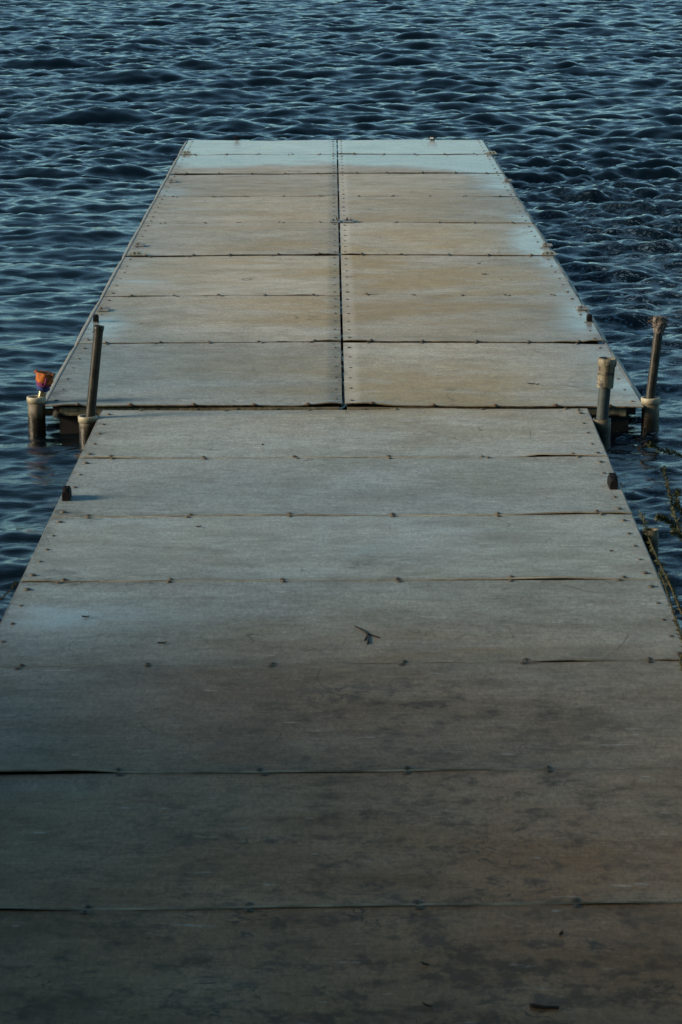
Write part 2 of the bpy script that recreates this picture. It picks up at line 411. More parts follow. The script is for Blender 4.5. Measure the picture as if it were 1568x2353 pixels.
# ------------------------------------------------------------------ dock sections
rnd = random.Random(4)
def edge_at(A, B, y):             # x on an edge line at row y
    return A[0] + (B[0] - A[0]) * (y - A[1]) / (B[1] - A[1])
TH = .006
def lerp(a, b, t): return a + (b - a) * t
def gauss(s, items): return sum(h * math.exp(-((s - c) / w_) ** 2) for c, w_, h in items)
FIELDS = {'warm': [], 'dark': [], 'wet': [], 'cool_sheen': [], 'soil_shade': []}     # (x, y, rx, ry, amount) patches on the dock, metres
def field(name, x, y):
    return sum(a * math.exp(-(((x - cx) / rx) ** 2 + ((y - cy) / ry) ** 2)) for cx, cy, rx, ry, a in FIELDS[name])
def patch(name, px, py, rx, ry, a):
    p = at(px, py); FIELDS[name].append((p.x, p.y, rx, ry, a))

# damp film at the far end, along both edges and around the hardware
for x in range(440, 1120, 60): patch('wet', x, 336, .45, 1.6, .75)
for x, y, rx, ry, a in ((520, 372, .7, .6, .6), (1000, 372, 1.0, .7, .75), (1120, 380, .5, 1.0, .8), (1170, 425, .35, 1.0, .75), (1215, 500, .25, 1.3, .55), (1255, 560, .3, 1.0, .85),
                        (1285, 620, .2, .8, .45), (1310, 680, .2, .7, .4), (1350, 715, .2, .4, .62), (1350, 752, .25, .4, .6), (1400, 830, .15, .6, .4), (1440, 890, .18, .5, .5),
                        (480, 479, .5, .10, .55), (500, 530, .22, .08, .45), (360, 648, .35, .10, .5), (245, 745, .2, .5, .6), (300, 600, .2, .5, .35), (385, 440, .3, .6, .5),
                        (1410, 1215, .17, .13, .7), (420, 1150, .4, .4, .12), (1180, 1420, .0001, 1, 0), (820, 1255, 1.0, .35, .42), (500, 1120, .7, .5, .3), (150, 1420, .4, .7, .42), (380, 1400, .4, .4, .3), (90, 1300, .3, .5, .28), (60, 1450, .35, .4, .3)):
    patch('wet', x, y, rx, ry, a)
for x, y, rx, ry, a in ((640, 610, .9, 1.1, .5), (1000, 620, 1.0, 2.2, .55), (700, 720, .7, .8, .6), (1000, 900, .9, .8, .75), (1100, 700, .7, 1.0, .4), (600, 500, .9, 2.5, .35), (1000, 480, .9, 2.5, .35),
                        (260, 700, .3, 1, .3), (560, 860, .7, .6, .35), (950, 1000, .7, .5, .25), (1350, 1930, .30, .3, .38), (1200, 1960, .4, .25, .25), (940, 1890, .3, .15, .3), (1450, 2100, .3, .3, .15), (1000, 2130, .5, .2, .2),
                        (700, 1480, .5, .3, .35), (950, 1480, .6, .3, .35), (380, 1720, .4, .3, .2)):
    patch('warm', x, y, rx, ry, a)
for x, y, rx, ry, a in ((1190, 1800, .16, .14, .9), (1060, 2180, .22, .12, .8), (1320, 2260, .3, .14, .9), (1000, 1870, .16, .08, .6), (860, 2040, .2, .07, .5), (880, 1640, .5, .4, .35), (1000, 1600, .5, .3, .35), (1250, 1650, .4, .3, .3),
                        (800, 1850, .5, .4, .3), (850, 1290, .15, .15, .7), (250, 1330, .35, .08, 1.1), (110, 1320, .12, .1, .8), (215, 1185, .09, .09, 1.5), (230, 1000, .04, .5, .5), (150, 900, .2, .5, .5), (130, 1180, .12, .4, .6),
                        (560, 2330, .3, .1, .5), (1450, 1850, .3, .3, .35), (1100, 2000, .3, .3, .3), (1100, 2250, .6, .3, .3), (300, 2100, .4, .3, .15), (1050, 2330, .5, .3, .3), (778, 860, .045, 2.0, .5), (1100, 1430, .3, .2, .25)):
    patch('dark', x, y, rx, ry, a)

for x, y, rx, ry, a in ((850, 1650, .7, 1.0, .25), (800, 1950, 1.0, .9, .40), (800, 2300, 1.4, 1.0, .65), (1150, 1950, .5, .6, .2)):  # wide patches: shade of the shore end painted as darker colour
    patch('dark', x, y, rx, ry, a)
for y in (380, 430, 480, 540, 600, 660, 720, 780, 840, 900):
    patch('wet', edge_at((433, 322), (103, 934), y) + 22, y, .35, 1.5, .17); patch('wet', edge_at((1108, 321), (1480, 936), y) - 22, y, .36, 1.5, .12)
    patch('cool_sheen', edge_at((433, 322), (103, 934), y) + 22, y, .5, 1.5, .22); patch('cool_sheen', edge_at((1108, 321), (1480, 936), y) - 22, y, .5, 1.5, .22)  # bluish edge sheen put into the colour
patch('cool_sheen', 420, 850, .8, 1.3, .55); patch('cool_sheen', 1180, 450, .7, 3, .3)
patch('cool_sheen', 780, 1190, 3, 2.9, 1.0); patch('cool_sheen', 100, 1330, .6, 1.2, .4); patch('cool_sheen', 250, 1350, .7, 1.6, .4); patch('cool_sheen', 60, 1700, .25, .9, .3)
patch('soil_shade', 800, 1560, 1.1, .8, .5); patch('soil_shade', 820, 2250, 3, 1.6, 1.0); patch('dark', 820, 2353, 3, .7, .25); patch('soil_shade', 700, 1750, 1.7, 1.2, .5); patch('soil_shade', 250, 2100, .7, 1.0, .6)  # shore end browned and darkened, its shade painted into the colour
def washer_mesh(r, dome, square=False):
    bm = bmesh.new()
    n = 14
    rg = lathe(bm, [(r, -.001), (r * 1.0, .0018), (r * .86, .0034), (r * .52, .0036), (r * .50, .0036 + dome * .55), (r * .30, .0036 + dome), (r * .05, .0036 + dome * 1.05)], n)
    cap(bm, rg[-1])
    me = bpy.data.meshes.new('washer'); bm.normal_update(); bm.to_mesh(me); bm.free()
    me.materials.append(M['steel']); return me
WASH = washer_mesh(.0150, .0040); SCREW = washer_mesh(.0092, .0010); RUSTW = washer_mesh(.018, .005)
RUSTW.materials.clear(); RUSTW.materials.append(M['rust'])
def panel(parent, q, gap_f, gap_b, lift_f, lift_b, z, seed, und=.004, raw='rawedge', side_rim=(0, 0), band=0):
    """q = (far left, far right, near right, near left); the sheet is a curling slab; returns surface(u, v) with v = 0 at the near edge"""
    fl, fr, nr, nl = q
    L = ((nl - fl).length + (nr - fr).length) / 2
    W_ = (fr - fl).length
    v0, v1 = gap_f / L, 1 - gap_b / L
    def hgt(u, v):
        d0 = (v - v0) * L; d1 = (v1 - v) * L
        x, y = u * W_, v * L
        e = und * noise.noise(Vector((x * 1.7, y * 2.6, seed * 7.3))) + und * .5 * noise.noise(Vector((x * 5, y * 4, seed * 3.1)))
        # shallow folds running out of the corners
        e += und * .55 * math.exp(-min(d0, d1) / .35) * math.sin(x * 5 + y * 9 + seed) * (.4 + .6 * abs(2 * u - 1))
        e += (gauss(u, lift_f) + .0015 * (1 + noise.noise(Vector((x * 3, seed, 5))))) * math.exp(-max(0, d0) / .07)
        e += (gauss(u, lift_b)) * math.exp(-max(0, d1) / .06)
        return z + e
    def surf(u, v):
        p = lerp(lerp(nl, nr, u), lerp(fl, fr, u), v)
        # edges wander a little
        if v <= v0 + 1e-6: p.y += .004 * noise.noise(Vector((u * W_ * 2.2, seed, 1)))
        return Vector((p.x, p.y, hgt(u, v)))
    nx = max(10, int(W_ / .03))
    vs = [v0, v0 + .008 / L, v0 + .02 / L, v0 + .035 / L, v0 + .055 / L, v0 + .08 / L, v0 + .12 / L, v0 + .17 / L]
    a, b = vs[-1], v1 - .10 / L
    m_ = max(6, int((b - a) * L / .06)); vs += [lerp(a, b, i / m_) for i in range(1, m_ + 1)] + [v1 - .06 / L, v1 - .03 / L, v1 - .01 / L, v1]
    bm = bmesh.new(); top = []
    for v in vs: top.append([bm.verts.new(surf(i / nx, v)) for i in range(nx + 1)])
    for r0, r1 in zip(top, top[1:]):
        for i in range(nx): bm.faces.new((r0[i], r0[i + 1], r1[i + 1], r1[i])).smooth = True
    per = top[0][:] + [r[-1] for r in top[1:]] + top[-1][-2::-1] + [r[0] for r in top[-2:0:-1]]
    low = [bm.verts.new(v.co + Vector((0, 0, -TH))) for v in per]
    for i in range(len(per)):
        j = (i + 1) % len(per)
        # hard-edged rim with its own vertices
        a_, b_ = bm.verts.new(per[i].co), bm.verts.new(per[j].co)
        bm.faces.new((low[i], low[j], b_, a_)).material_index = 1
    bmesh.ops.remove_doubles(bm, verts=[v for v in bm.verts if v not in set(per)], dist=1e-7)
    me = bpy.data.meshes.new('deck_panel'); bm.to_mesh(me); bm.free(); me.materials.append(M['deck']); me.materials.append(M[raw])
    # attributes
    n = len(me.vertices); P = [v.co for v in me.vertices]
    for nm in ('warm', 'dark', 'wet', 'cool_sheen', 'soil_shade'):
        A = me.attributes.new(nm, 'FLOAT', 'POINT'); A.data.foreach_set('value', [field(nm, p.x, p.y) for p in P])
    A = me.attributes.new('sheet', 'FLOAT', 'POINT'); A.data.foreach_set('value', [float(seed)] * n)
    A = me.attributes.new('rim', 'FLOAT', 'POINT'); vals = []
    nd = (nr - nl).normalized(); perp = Vector((-nd.y, nd.x, 0)); fd_ = (fr - fl).normalized(); perp2 = Vector((-fd_.y, fd_.x, 0))
    sdl = (fl - nl).normalized(); sdr = (fr - nr).normalized()
    for p in P:
        d0 = abs((Vector((p.x, p.y, 0)) - nl).dot(perp)); d1 = abs((Vector((p.x, p.y, 0)) - fl).dot(perp2))
        dl = abs((Vector((p.x, p.y, 0)) - nl).cross(sdl).z); dr = abs((Vector((p.x, p.y, 0)) - nr).cross(sdr).z)
        vals.append(max(math.exp(-d0 / .035) * .8, math.exp(-d1 / .02) * .5, math.exp(-dl / .05) * side_rim[0], math.exp(-dr / .05) * side_rim[1]))
    A.data.foreach_set('value', vals)
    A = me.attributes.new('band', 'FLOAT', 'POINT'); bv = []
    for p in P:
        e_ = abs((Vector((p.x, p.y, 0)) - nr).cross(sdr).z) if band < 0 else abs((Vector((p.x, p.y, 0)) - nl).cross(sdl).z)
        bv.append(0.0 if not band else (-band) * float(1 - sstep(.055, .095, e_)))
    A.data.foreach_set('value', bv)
    o = obj('deck_panel', me, M['deck'], parent)
    surf.o = o; surf.v0 = v0; surf.v1 = v1; surf.L = L; surf.W = W_
    return surf
def put(mesh, name, parent, p, rz=0, sc=1.0, tilt=None):
    o = bpy.data.objects.new(name, mesh); C.objects.link(o); o.parent = parent; o.location = p
    o.rotation_euler = (tilt[0] if tilt else 0, tilt[1] if tilt else 0, rz); o.scale = (sc, sc, sc); return o

def flat(p): return Vector((p.x, p.y, 0))

def plate(parent, p, w_, l, rz=0, ribbed=True, bolts=1):
    bm = bmesh.new(); abox(bm, -w_ / 2, w_ / 2, -l / 2, l / 2, 0, .009, .002)
    if ribbed:
        for k in range(5): abox(bm, -w_ / 2 + .006, w_ / 2 - .006, -l / 2 + l * (.12 + .18 * k), -l / 2 + l * (.18 + .18 * k), .0085, .0115, .0012, 1)
    o = obj('hinge_plate', bm, M['plate'], parent); o.location = p; o.rotation_euler = (0, 0, rz)
    for k in range(bolts):
        bm = bmesh.new(); rg = lathe(bm, [(.0125, 0), (.0125, .004), (.008, .0045), (.008, .012), (.002, .013)], 8); cap(bm, rg[-1])
        b = obj('bolt', bm, M['rust'], o); b.location = ((-.2 + .4 * k) * w_, -.1 * l, .0095)
    return o
def marker(parent, p, rz=0, lens='lens'):
    # half-moon dock marker: flat face with two screws towards the shore, rounded back
    bm = bmesh.new(); n = 12; w_, h, dp = .054, .030, .055
    prof = [(-w_, 0), (-w_ * .93, h * .45), (-w_ * .72, h * .88), (-w_ * .5, h), (w_ * .5, h), (w_ * .72, h * .88), (w_ * .93, h * .45), (w_, 0)]
    rings = []
    for y, s in ((-dp * .5, .97), (-dp * .46, 1.0), (-dp * .1, 1.0), (dp * .25, .88), (dp * .45, .62), (dp * .5, .4)):
        rings.append([bm.verts.new((x * (.85 + .15 * s), y, z * s)) for x, z in prof])
    for a, b in zip(rings, rings[1:]):
        for i in range(len(prof) - 1): bm.faces.new((a[i], b[i], b[i + 1], a[i + 1])).smooth = True
    bm.faces.new(rings[0]); bm.faces.new(rings[-1][::-1])
    o = obj('marker_light', bm, M[lens], parent); o.location = p; o.rotation_euler = (0, 0, rz)
    for s in (-1, 1):
        bm = bmesh.new(); abox(bm, -.0065, .0065, -.002, .001, -.0065, .0065, .001, 1); rg = lathe(bm, [(.003, 0), (.003, .003)], 8); cap(bm, rg[-1])
        b = obj('screw', bm, M['steel'], o); b.location = (s * .016, -dp * .5 - .001, .015)
    return o
def bumper(parent, p, rz, w_=.038, l=.16, h=.055, ridges=3):
    bm = bmesh.new()
    n = 12; rings = []
    for i in range(n + 1):
        t_ = i / n; y = (t_ - .5) * l
        hh = h * (1 - .55 * max(0, (t_ - .55) / .45) ** 2) * (1 - .25 * max(0, (.12 - t_) / .12))
        ww = w_ * (.5 if True else 1) * (1 - .12 * abs(2 * t_ - 1) ** 3)
        rings.append([bm.verts.new((x * ww, y, z * hh)) for x, z in ((-1, 0), (-1.0, .6), (-.9, .85), (-.6, .98), (0, 1.0), (.6, .98), (.9, .85), (1, .6), (1, 0))])
    for a, b in zip(rings, rings[1:]):
        for i in range(8): bm.faces.new((a[i], b[i], b[i + 1], a[i + 1])).smooth = True
    bm.faces.new(rings[0]); bm.faces.new(rings[-1][::-1])
    for k in range(ridges):
        y = (-.25 + .26 * k) * l; abox(bm, -w_ * .42, w_ * .42, y - .006, y + .006, h * .9, h * 1.045 if k < 2 else h * .96, .002, 1)
    o = obj('bumper_block', bm, M['black'], parent); o.location = p; o.rotation_euler = (0, 0, rz); return o
def sleeve(parent, p, top, r=.046, collar=True, lab=None):
    bm = bmesh.new()
    wob = lambda a, z: 1 + .02 * noise.noise(Vector((math.cos(a) * 2, math.sin(a) * 2, z * 20 + p.x)))
    ct = top - (.026 if collar else 0)
    lathe(bm, [(r, -.55), (r, -.12), (r, -.05), (r, ct), (r * .86, ct), (r * .86, -.02), (r * .86, -.3)], 28, wob)
    for f in bm.faces: f.smooth = True
    o = obj('pipe_sleeve', bm, M['sleeve'], parent); o.location = (p.x, p.y, 0)
    if lab: o['label'] = lab
    if collar:
        bm = bmesh.new(); lathe(bm, [(r * 1.0, top - .03), (r * 1.09, top - .029), (r * 1.11, top - .006), (r * 1.07, top), (r * .87, top), (r * .83, top - .006), (r * .83, top - .03)], 32)
        for f in bm.faces: f.smooth = True
        c_ = obj('collar', bm, M['collar'], o)
    # barnacle-like crust
    bm = bmesh.new()
    for k in range(36):
        a = rnd.uniform(0, 2 * PI); z = rnd.uniform(-.16, -.085); s = rnd.uniform(.0015, .004)
        m4 = Vector((math.cos(a) * r, math.sin(a) * r, z))
        rr = bmesh.ops.create_icosphere(bm, subdivisions=1, radius=s)
        for v in rr['verts']: v.co += m4
    obj('algae_crust', bm, M['sleeve'], o)
    return o

def trims(parent, A, B, ys, side, z):
    """rounded vinyl fender folded over the outer edge, one length per panel"""
    for k in range(len(ys) - 1):
        P0, P1 = flat(at(edge_at(A, B, ys[k]), ys[k])), flat(at(edge_at(A, B, ys[k + 1]), ys[k + 1]))
        d = (P0 - P1).normalized(); o_ = Vector((d.y, -d.x, 0)) * (side)
        if (o_.x > 0) != (side > 0): o_ = -o_
        a = P1 + d * (.012 if k < len(ys) - 2 else .09); b = P0 - d * .012
        bm = bmesh.new(); rings = []; n = 16
        for i in range(n + 1):
            t_ = i / n; c_ = lerp(a, b, t_)
            bul = 1 + .25 * math.sin(t_ * PI) + .12 * noise.noise(Vector((t_ * 5, k, side)))
            if t_ < .06 or t_ > .94: bul *= .8
            ring = []
            for q in range(7):
                an = PI / 2 * q / 6 * 1.35
                ring.append(bm.verts.new(c_ + o_ * (.003 + .030 * bul * math.sin(an)) + Vector((0, 0, z - .004 - .030 * (1 - math.cos(an)) + .001 * bul))))
            rings.append(ring)
        for r0, r1 in zip(rings, rings[1:]):
            for i in range(6): bm.faces.new((r0[i], r0[i + 1], r1[i + 1], r1[i])).smooth = True
        bmesh.ops.recalc_face_normals(bm, faces=bm.faces[:])
        ob = obj('edge_fender', bm, M['trim'], parent)
        md = ob.modifiers.new('thickness', 'SOLIDIFY'); md.thickness = .004; md.offset = 0

def build_far(side):
    # side -1 = left half, +1 = right half
    EL = ((433, 322), (103, 934)); ER = ((1108, 321), (1480, 936))
    CL = ((773.5, 322), (786.5, 932)); CR = ((776.5, 322), (793.0, 932))
    if side < 0:
        A, B = EL, CL
        rows = [(322, 322), (356, 354.5), (401.5, 399), (453, 450.5), (513.5, 510.5), (589.5, 585.5), (681, 678), (790.5, 786), (935, 931.5)]
        lifts = [[], [(.05, .05, .006)], [(.1, .3, .004)], [(.4, .5, .002)], [], [(.93, .07, .007), (.3, .3, .003)], [(.84, .05, .006), (.2, .1, .004)], [(.95, .06, .011), (.78, .03, .005)], [(.96, .06, .013), (.3, .4, .004), (.15, .04, -.002), (.08, .05, .008)]]
        gaps = [0, .07, .07, .022, .003, .060, .018, .030, .01]
        lab = 'left half of the far dock platform, pale grey sheets with orange-topped pipe at its corner'
    else:
        A, B = CR, ER
        rows = [(321.5, 321), (354.5, 355), (398.5, 398), (450.5, 452), (510.5, 513), (585.5, 588.5), (678, 679.5), (786, 789), (932, 936)]
        lifts = [[], [(.05, .05, .004)], [(.3, .3, .005)], [(.9, .2, .003)], [(.8, .3, .003)], [(.04, .06, .007), (.5, .5, .003)], [(.12, .05, .007)], [(.05, .06, .007), (.4, .2, .006), (.97, .06, .016), (.85, .05, .007)], [(.06, .08, .013), (.6, .5, .003)]]
        gaps = [0, .07, .07, .012, .003, .055, .004, .034, .01]
        lab = 'right half of the far dock platform, pale grey sheets wet along the outer edge'
    root = empty('floating_dock', (0, 0, 0))
    tag(root, lab, 'dock', 'dock sections')
    def cr(k, e):
        y = rows[k][e]; E = (A, B)[e]
        return flat(at(edge_at(*E, y), y))
    surfs = []
    for k in range(8):
        q = (cr(k, 0), cr(k, 1), cr(k + 1, 1), cr(k + 1, 0))
        z = .0012 * math.sin(k * 2.3 + side)
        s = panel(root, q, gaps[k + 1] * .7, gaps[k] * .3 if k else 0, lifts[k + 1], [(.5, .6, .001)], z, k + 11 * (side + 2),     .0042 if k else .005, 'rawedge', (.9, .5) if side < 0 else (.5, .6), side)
        surfs.append(s)
        o = s.o
        for f in (.1, .3, .5, .7, .9):
            jit = rnd.uniform(-.018, .018)
            vis = True
            if k < 7 or True:
                p = s(f + jit, s.v0 + .012 / s.L); put(WASH if k != 7 else RUSTW, 'washer', o, p + Vector((0, -.004, .0005)), rnd.uniform(0, 3), rnd.uniform(.85, 1.1), (rnd.uniform(-.05, .12), rnd.uniform(-.1, .1)))
            if k > 0:
                p = s(f + jit + rnd.uniform(-.004, .004), s.v1 - .018 / s.L); put(WASH, 'washer', o, p, rnd.uniform(0, 3), rnd.uniform(.8, 1.0))
        for e, u_ in ((0, .030 if side < 0 else .022), (1, .978 if side < 0 else .97)):
            for j in range(6):
                v_ = (j + .45) / 6 + rnd.uniform(-.01, .01)
                put(SCREW, 'screw', o, s(u_ + rnd.uniform(-.002, .002), v_) + Vector((0, 0, .0004)), rnd.uniform(0, 3), rnd.uniform(.85, 1.15) * (1.35 if j in (0, 5) else 1))
    # frame, beam and float below
    fl, fr, nr, nl = cr(0, 0), cr(0, 1), cr(8, 1), cr(8, 0)
    def slab(name, m, inx_out, inx_in, iny0, iny1, z0, z1, mat_bev=.004):
        bm = bmesh.new()
        iL, iR = (inx_out, inx_in) if side < 0 else (inx_in, inx_out)
        P = [fl + Vector((iL, -iny1, 0)), fr + Vector((-iR, -iny1, 0)), nr + Vector((-iR, iny0, 0)), nl + Vector((iL, iny0, 0))]
        lo = [bm.verts.new((p.x, p.y, z0)) for p in P]; hi = [bm.verts.new((p.x, p.y, z1)) for p in P]
        bm.faces.new(hi[::-1]); bm.faces.new(lo)
        for i in range(4): bm.faces.new((lo[i], hi[i], hi[(i + 1) % 4], lo[(i + 1) % 4]))
        bmesh.ops.recalc_face_normals(bm, faces=bm.faces[:])
        return obj(name, bm, m, root)
    slab('deck_frame', M['dark'], .035, .014, .06, .03, -.050, -.0095)
    slab('float', M['dark'], .07, .03, .065, .06, -.36, -.0505)
    # shore-facing beam
    bm = bmesh.new()
    x0, x1 = (nl.x + .075, nr.x - .012) if side < 0 else (nl.x + .012, nr.x - .085)
    yb = (nl.y + nr.y) / 2 + .018
    # one board with lapped joints
    n = 14
    xs = [lerp(x0, x1, i / n) for i in range(n + 1)]
    abox(bm, x0, x1, yb, yb + .035, -.056, -.0105, .002, 1)
    for i in range(0, n, 2): abox(bm, xs[i], lerp(xs[i], xs[i + 1], .9), yb - .0035, yb + .002, -.030, -.013, .001, 1)
    obj('front_beam', bm, M['beam'], root)
    if side < 0:
        bm = bmesh.new(); rg = lathe(bm, [(.018, 0), (.018, .03), (.008, .032), (.008, .05)], 12); cap(bm, rg[0]); cap(bm, rg[-1])
        bmesh.ops.rotate(bm, verts=bm.verts[:], matrix=__import__('mathutils').Matrix.Rotation(PI / 2, 3, 'X'))
        b = obj('frame_bolt', bm, M['steel'], root); b.location = (nl.x + .055, yb + .02, -.046)
    E = EL if side < 0 else ER
    trims(root, *E, [r[0 if side < 0 else 1] for r in rows], side, 0.0)
    return root, surfs
dockL, sL = build_far(-1)
dockR, sR = build_far(1)
ZT = .004
edge_rot_L = math.atan2(*(flat(at(433, 322)) - flat(at(103, 934))).xy) * -1
edge_rot_R = math.atan2(*(flat(at(1108, 321)) - flat(at(1480, 936))).xy) * -1
for d_, x, y, rz in ((dockL, 397, 418.5, edge_rot_L), (dockL, 321, 565.5, edge_rot_L), (dockL, 238, 714, edge_rot_L), (dockR, 1168, 416, edge_rot_R), (dockR, 1258, 565, edge_rot_R), (dockR, 1340, 711, edge_rot_R)):
    plate(d_, at(x, y) + Vector((0, 0, ZT)), .076, .115, rz)
for d_, x in ((dockL, 770.5), (dockR, 801)):
    o = plate(d_, at(x, 509.5) + Vector((0, 0, ZT)), .085, .17, 0, False, 2)
    bm = bmesh.new(); abox(bm, -.006, .006, -.03, .02, .009, .03, .002); obj('latch', bm, M['rust'], o).location = (.012 if x < 780 else -.010, .02, 0)
for d_, x, y, rz in ((dockL, 428, 354, 0), (dockL, 313, 587.5, 0), (dockR, 1130, 355, 0), (dockR, 1262, 587, 0)):
    marker(d_, at(x, y) + Vector((0, .03, ZT)), rz)
# little black blocks standing near the outer edges, bigger rubber bumpers on the near section
bumper(dockL, at(219.5, 741) + Vector((0, .04, ZT)), edge_rot_L, .034, .075, .042, 0)
bumper(dockR, at(1356, 740) + Vector((0, .04, ZT)), edge_rot_R, .034, .075, .042, 0)

def build_near():
    A = ((235, 945), (0, 1440)); B = ((1350, 940), (1573, 1470))
    rows = [(943, 940), (1053.5, 1050.5), (1188, 1182), (1336.5, 1331), (1534, 1518), (1781, 1768), (2099, 2070), (2530, 2495), (3180, 3140), (4350, 4300)]
    lifts = [[], [(.93, .06, .012), (.87, .025, .010), (.05, .06, .006)], [(.90, .08, .009), (.98, .03, .004)], [(.85, .09, .007), (.02, .05, .006)], [(.83, .06, .010), (.97, .03, .008)], [(.10, .10, .010), (.19, .04, .005), (.5, .5, .003)], [(.12, .09, .009), (.80, .04, .005), (.5, .5, .003)], [(.5, .2, .004)], [(.5, .2, .004)], []]
    gaps = [0, .014, .011, .010, .008, .006, .006, .006, .006, .006]
    root = empty('fixed_dock', (0, 0, 0))
    tag(root, 'near single-width dock walkway of broad grey sheets leading out from the shore', 'dock', 'dock sections')
    Z = -.010
    def cr(k, e):
        y = rows[k][e]; return flat(at(edge_at(*(A, B)[e], y), y, Z))
    for k in range(9):
        q = (cr(k, 0), cr(k, 1), cr(k + 1, 1), cr(k + 1, 0))
        lb = [(.62, .04, .004), (.7, .04, .005)] if k == 0 else [(.95, .06, .002)]
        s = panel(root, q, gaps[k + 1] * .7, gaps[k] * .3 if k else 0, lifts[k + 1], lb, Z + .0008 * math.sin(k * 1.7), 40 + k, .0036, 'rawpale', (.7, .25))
        if k >= 7: continue
        for i, f in enumerate((.06, .235, .411, .588, .766, .94)):
            jit = rnd.uniform(-.006, .006)
            p = s(f + jit, s.v0 + .013 / s.L); put(WASH, 'washer', s.o, p, rnd.uniform(0, 3), rnd.uniform(.85, 1.0))
            if k > 0:
                p = s(f + jit + rnd.uniform(-.004, .004), s.v1 - .016 / s.L); put(WASH, 'washer', s.o, p, rnd.uniform(0, 3), rnd.uniform(.85, 1.0))
            else:
                p = s(f + jit + .02, s.v1 - .012 / s.L); put(WASH, 'washer', s.o, p, rnd.uniform(0, 3), .9)
        for u_ in (.016, .982):
            for j, v_ in enumerate((.07, .27, .48, .69, .90)):
                put(SCREW, 'screw', s.o, s(u_ + rnd.uniform(-.002, .002), v_ + rnd.uniform(-.012, .012)) + Vector((0, 0, .0004)), rnd.uniform(0, 3), rnd.uniform(.95, 1.25) * (1.4 if j in (0, 4) else 1))
        if k == 0:
            for v_ in (.955, .985): put(SCREW, 'screw', s.o, s(.98, v_), 0, 1.1)
    fl, fr, nr, nl = cr(0, 0), cr(0, 1), cr(9, 1), cr(9, 0)
    def slab(name, m, inx, iny, z0, z1):
        bm = bmesh.new()
        P = [fl + Vector((inx, -iny, 0)), fr + Vector((-inx, -iny, 0)), nr + Vector((-inx, .01, 0)), nl + Vector((inx, .01, 0))]
        lo = [bm.verts.new((p.x, p.y, z0)) for p in P]; hi = [bm.verts.new((p.x, p.y, z1)) for p in P]
        bm.faces.new(hi[::-1]); bm.faces.new(lo)
        for i in range(4): bm.faces.new((lo[i], hi[i], hi[(i + 1) % 4], lo[(i + 1) % 4]))
        bmesh.ops.recalc_face_normals(bm, faces=bm.faces[:])
        return obj(name, bm, m, root)
    slab('deck_frame', M['dark'], .02, .02, -.085, Z - .0095)
    slab('float', M['dark'], .09, .12, -.36, -.0855)
    # thin pale folded lip on both outer edges
    for e, sgn in ((0, -1), (1, 1)):
        bm = bmesh.new(); pts = []
        a, b = cr(0, e), cr(9, e)
        nn = 60
        for i in range(nn + 1):
            p = lerp(a, b, i / nn); pts.append(Vector((p.x + sgn * (.003 + .0015 * noise.noise(Vector((i * .4, e, 3)))), p.y, Z - .006)))
        tube(bm, pts, .0045, 6); obj('edge_lip', bm, M['trim'], root, smooth=True)
    er = lambda e: -math.atan2(*(fl - nl).xy) if e == 0 else -math.atan2(*(fr - nr).xy)
    bumper(root, at(151, 1152, Z) + Vector((0, .06, .001)), er(0), .036, .12, .054, 2)
    bumper(root, at(1411, 1124, Z) + Vector((0, .06, .001)), er(1), .040, .17, .055, 3)
    return root
dockN = build_near()

# ------------------------------------------------------------------ sleeves (bolted to the docks) and the poles standing in them
def pole_at(px, y):      # point on plane z of the sleeve top
    return at(px, y)
# sleeve tops: picture positions of their rims' middle
s1 = at(83.5, 911, .035); sleeve(dockL, s1, .035)
s2 = at(202, 955.5, .0); sleeve(dockN, s2, .0)
s3 = at(1384, 962, -.008); sleeve(dockN, s3, -.008, collar=False)
s4 = at(1496, 913, .035); sleeve(dockR, s4, .035)
s5 = at(1496, 1216, -.005); sleeve(dockN, s5, -.005, .034, collar=False, lab='short empty sleeve with a hollow rim')
bmc = None
for p, tgt, par in ((s1, at(112, 925), dockL), (s4, at(1472, 925), dockR), (s2, at(232, 958), dockN), (s3, at(1360, 962), dockN), (s5, at(1468, 1225), dockN)):
    bm = bmesh.new(); a = min(p.x, tgt.x); b = max(p.x, tgt.x); m_ = .04 if b - a > .08 else .02
    abox(bm, a + m_ * .6, b + .02 if p.x < 0 else b - m_ * .6, p.y - .014, p.y + .014, -.065, -.030, .003, 1) if b + .02 - a > m_ else None
    if len(bm.verts): obj('sleeve_bracket', bm, M['rust'], par)
    else: bm.free()

def pole(name, base, top, r, mat, label, cat='pole', inner=True, flare=False):
    """hollow pipe between two world points; Empty at its foot"""
    d = (top - base); L = d.length
    root = empty(name, base - d.normalized() * .45)
    root.rotation_euler = d.to_track_quat('Z', 'Y').to_euler()
    tag(root, label, cat, 'mooring poles')
    L += .45
    prof = [(r, 0), (r, L * .3), (r, L * .6), (r, L - .05), (r * (1.0), L - .03), (r * (1.10 if flare else 1), L - .018), (r * (1.13 if flare else 1), L), (r * .86, L), (r * .84, L - .02), (r * .84, L - .25)]
    bm = bmesh.new(); rg = lathe(bm, prof, 24)
    for f in bm.faces: f.smooth = True
    obj('pipe', bm, mat, root)
    return root, L
# left tall pipe
b = Vector((s2.x + .013, s2.y, .0)); t_ = atd(227.5, 748, s2.y + .02)
r_, L_ = pole('mooring_pole', b, t_, .0245, M['galv'], 'tall dark metal pipe leaning slightly at the left joint of the docks', flare=True)
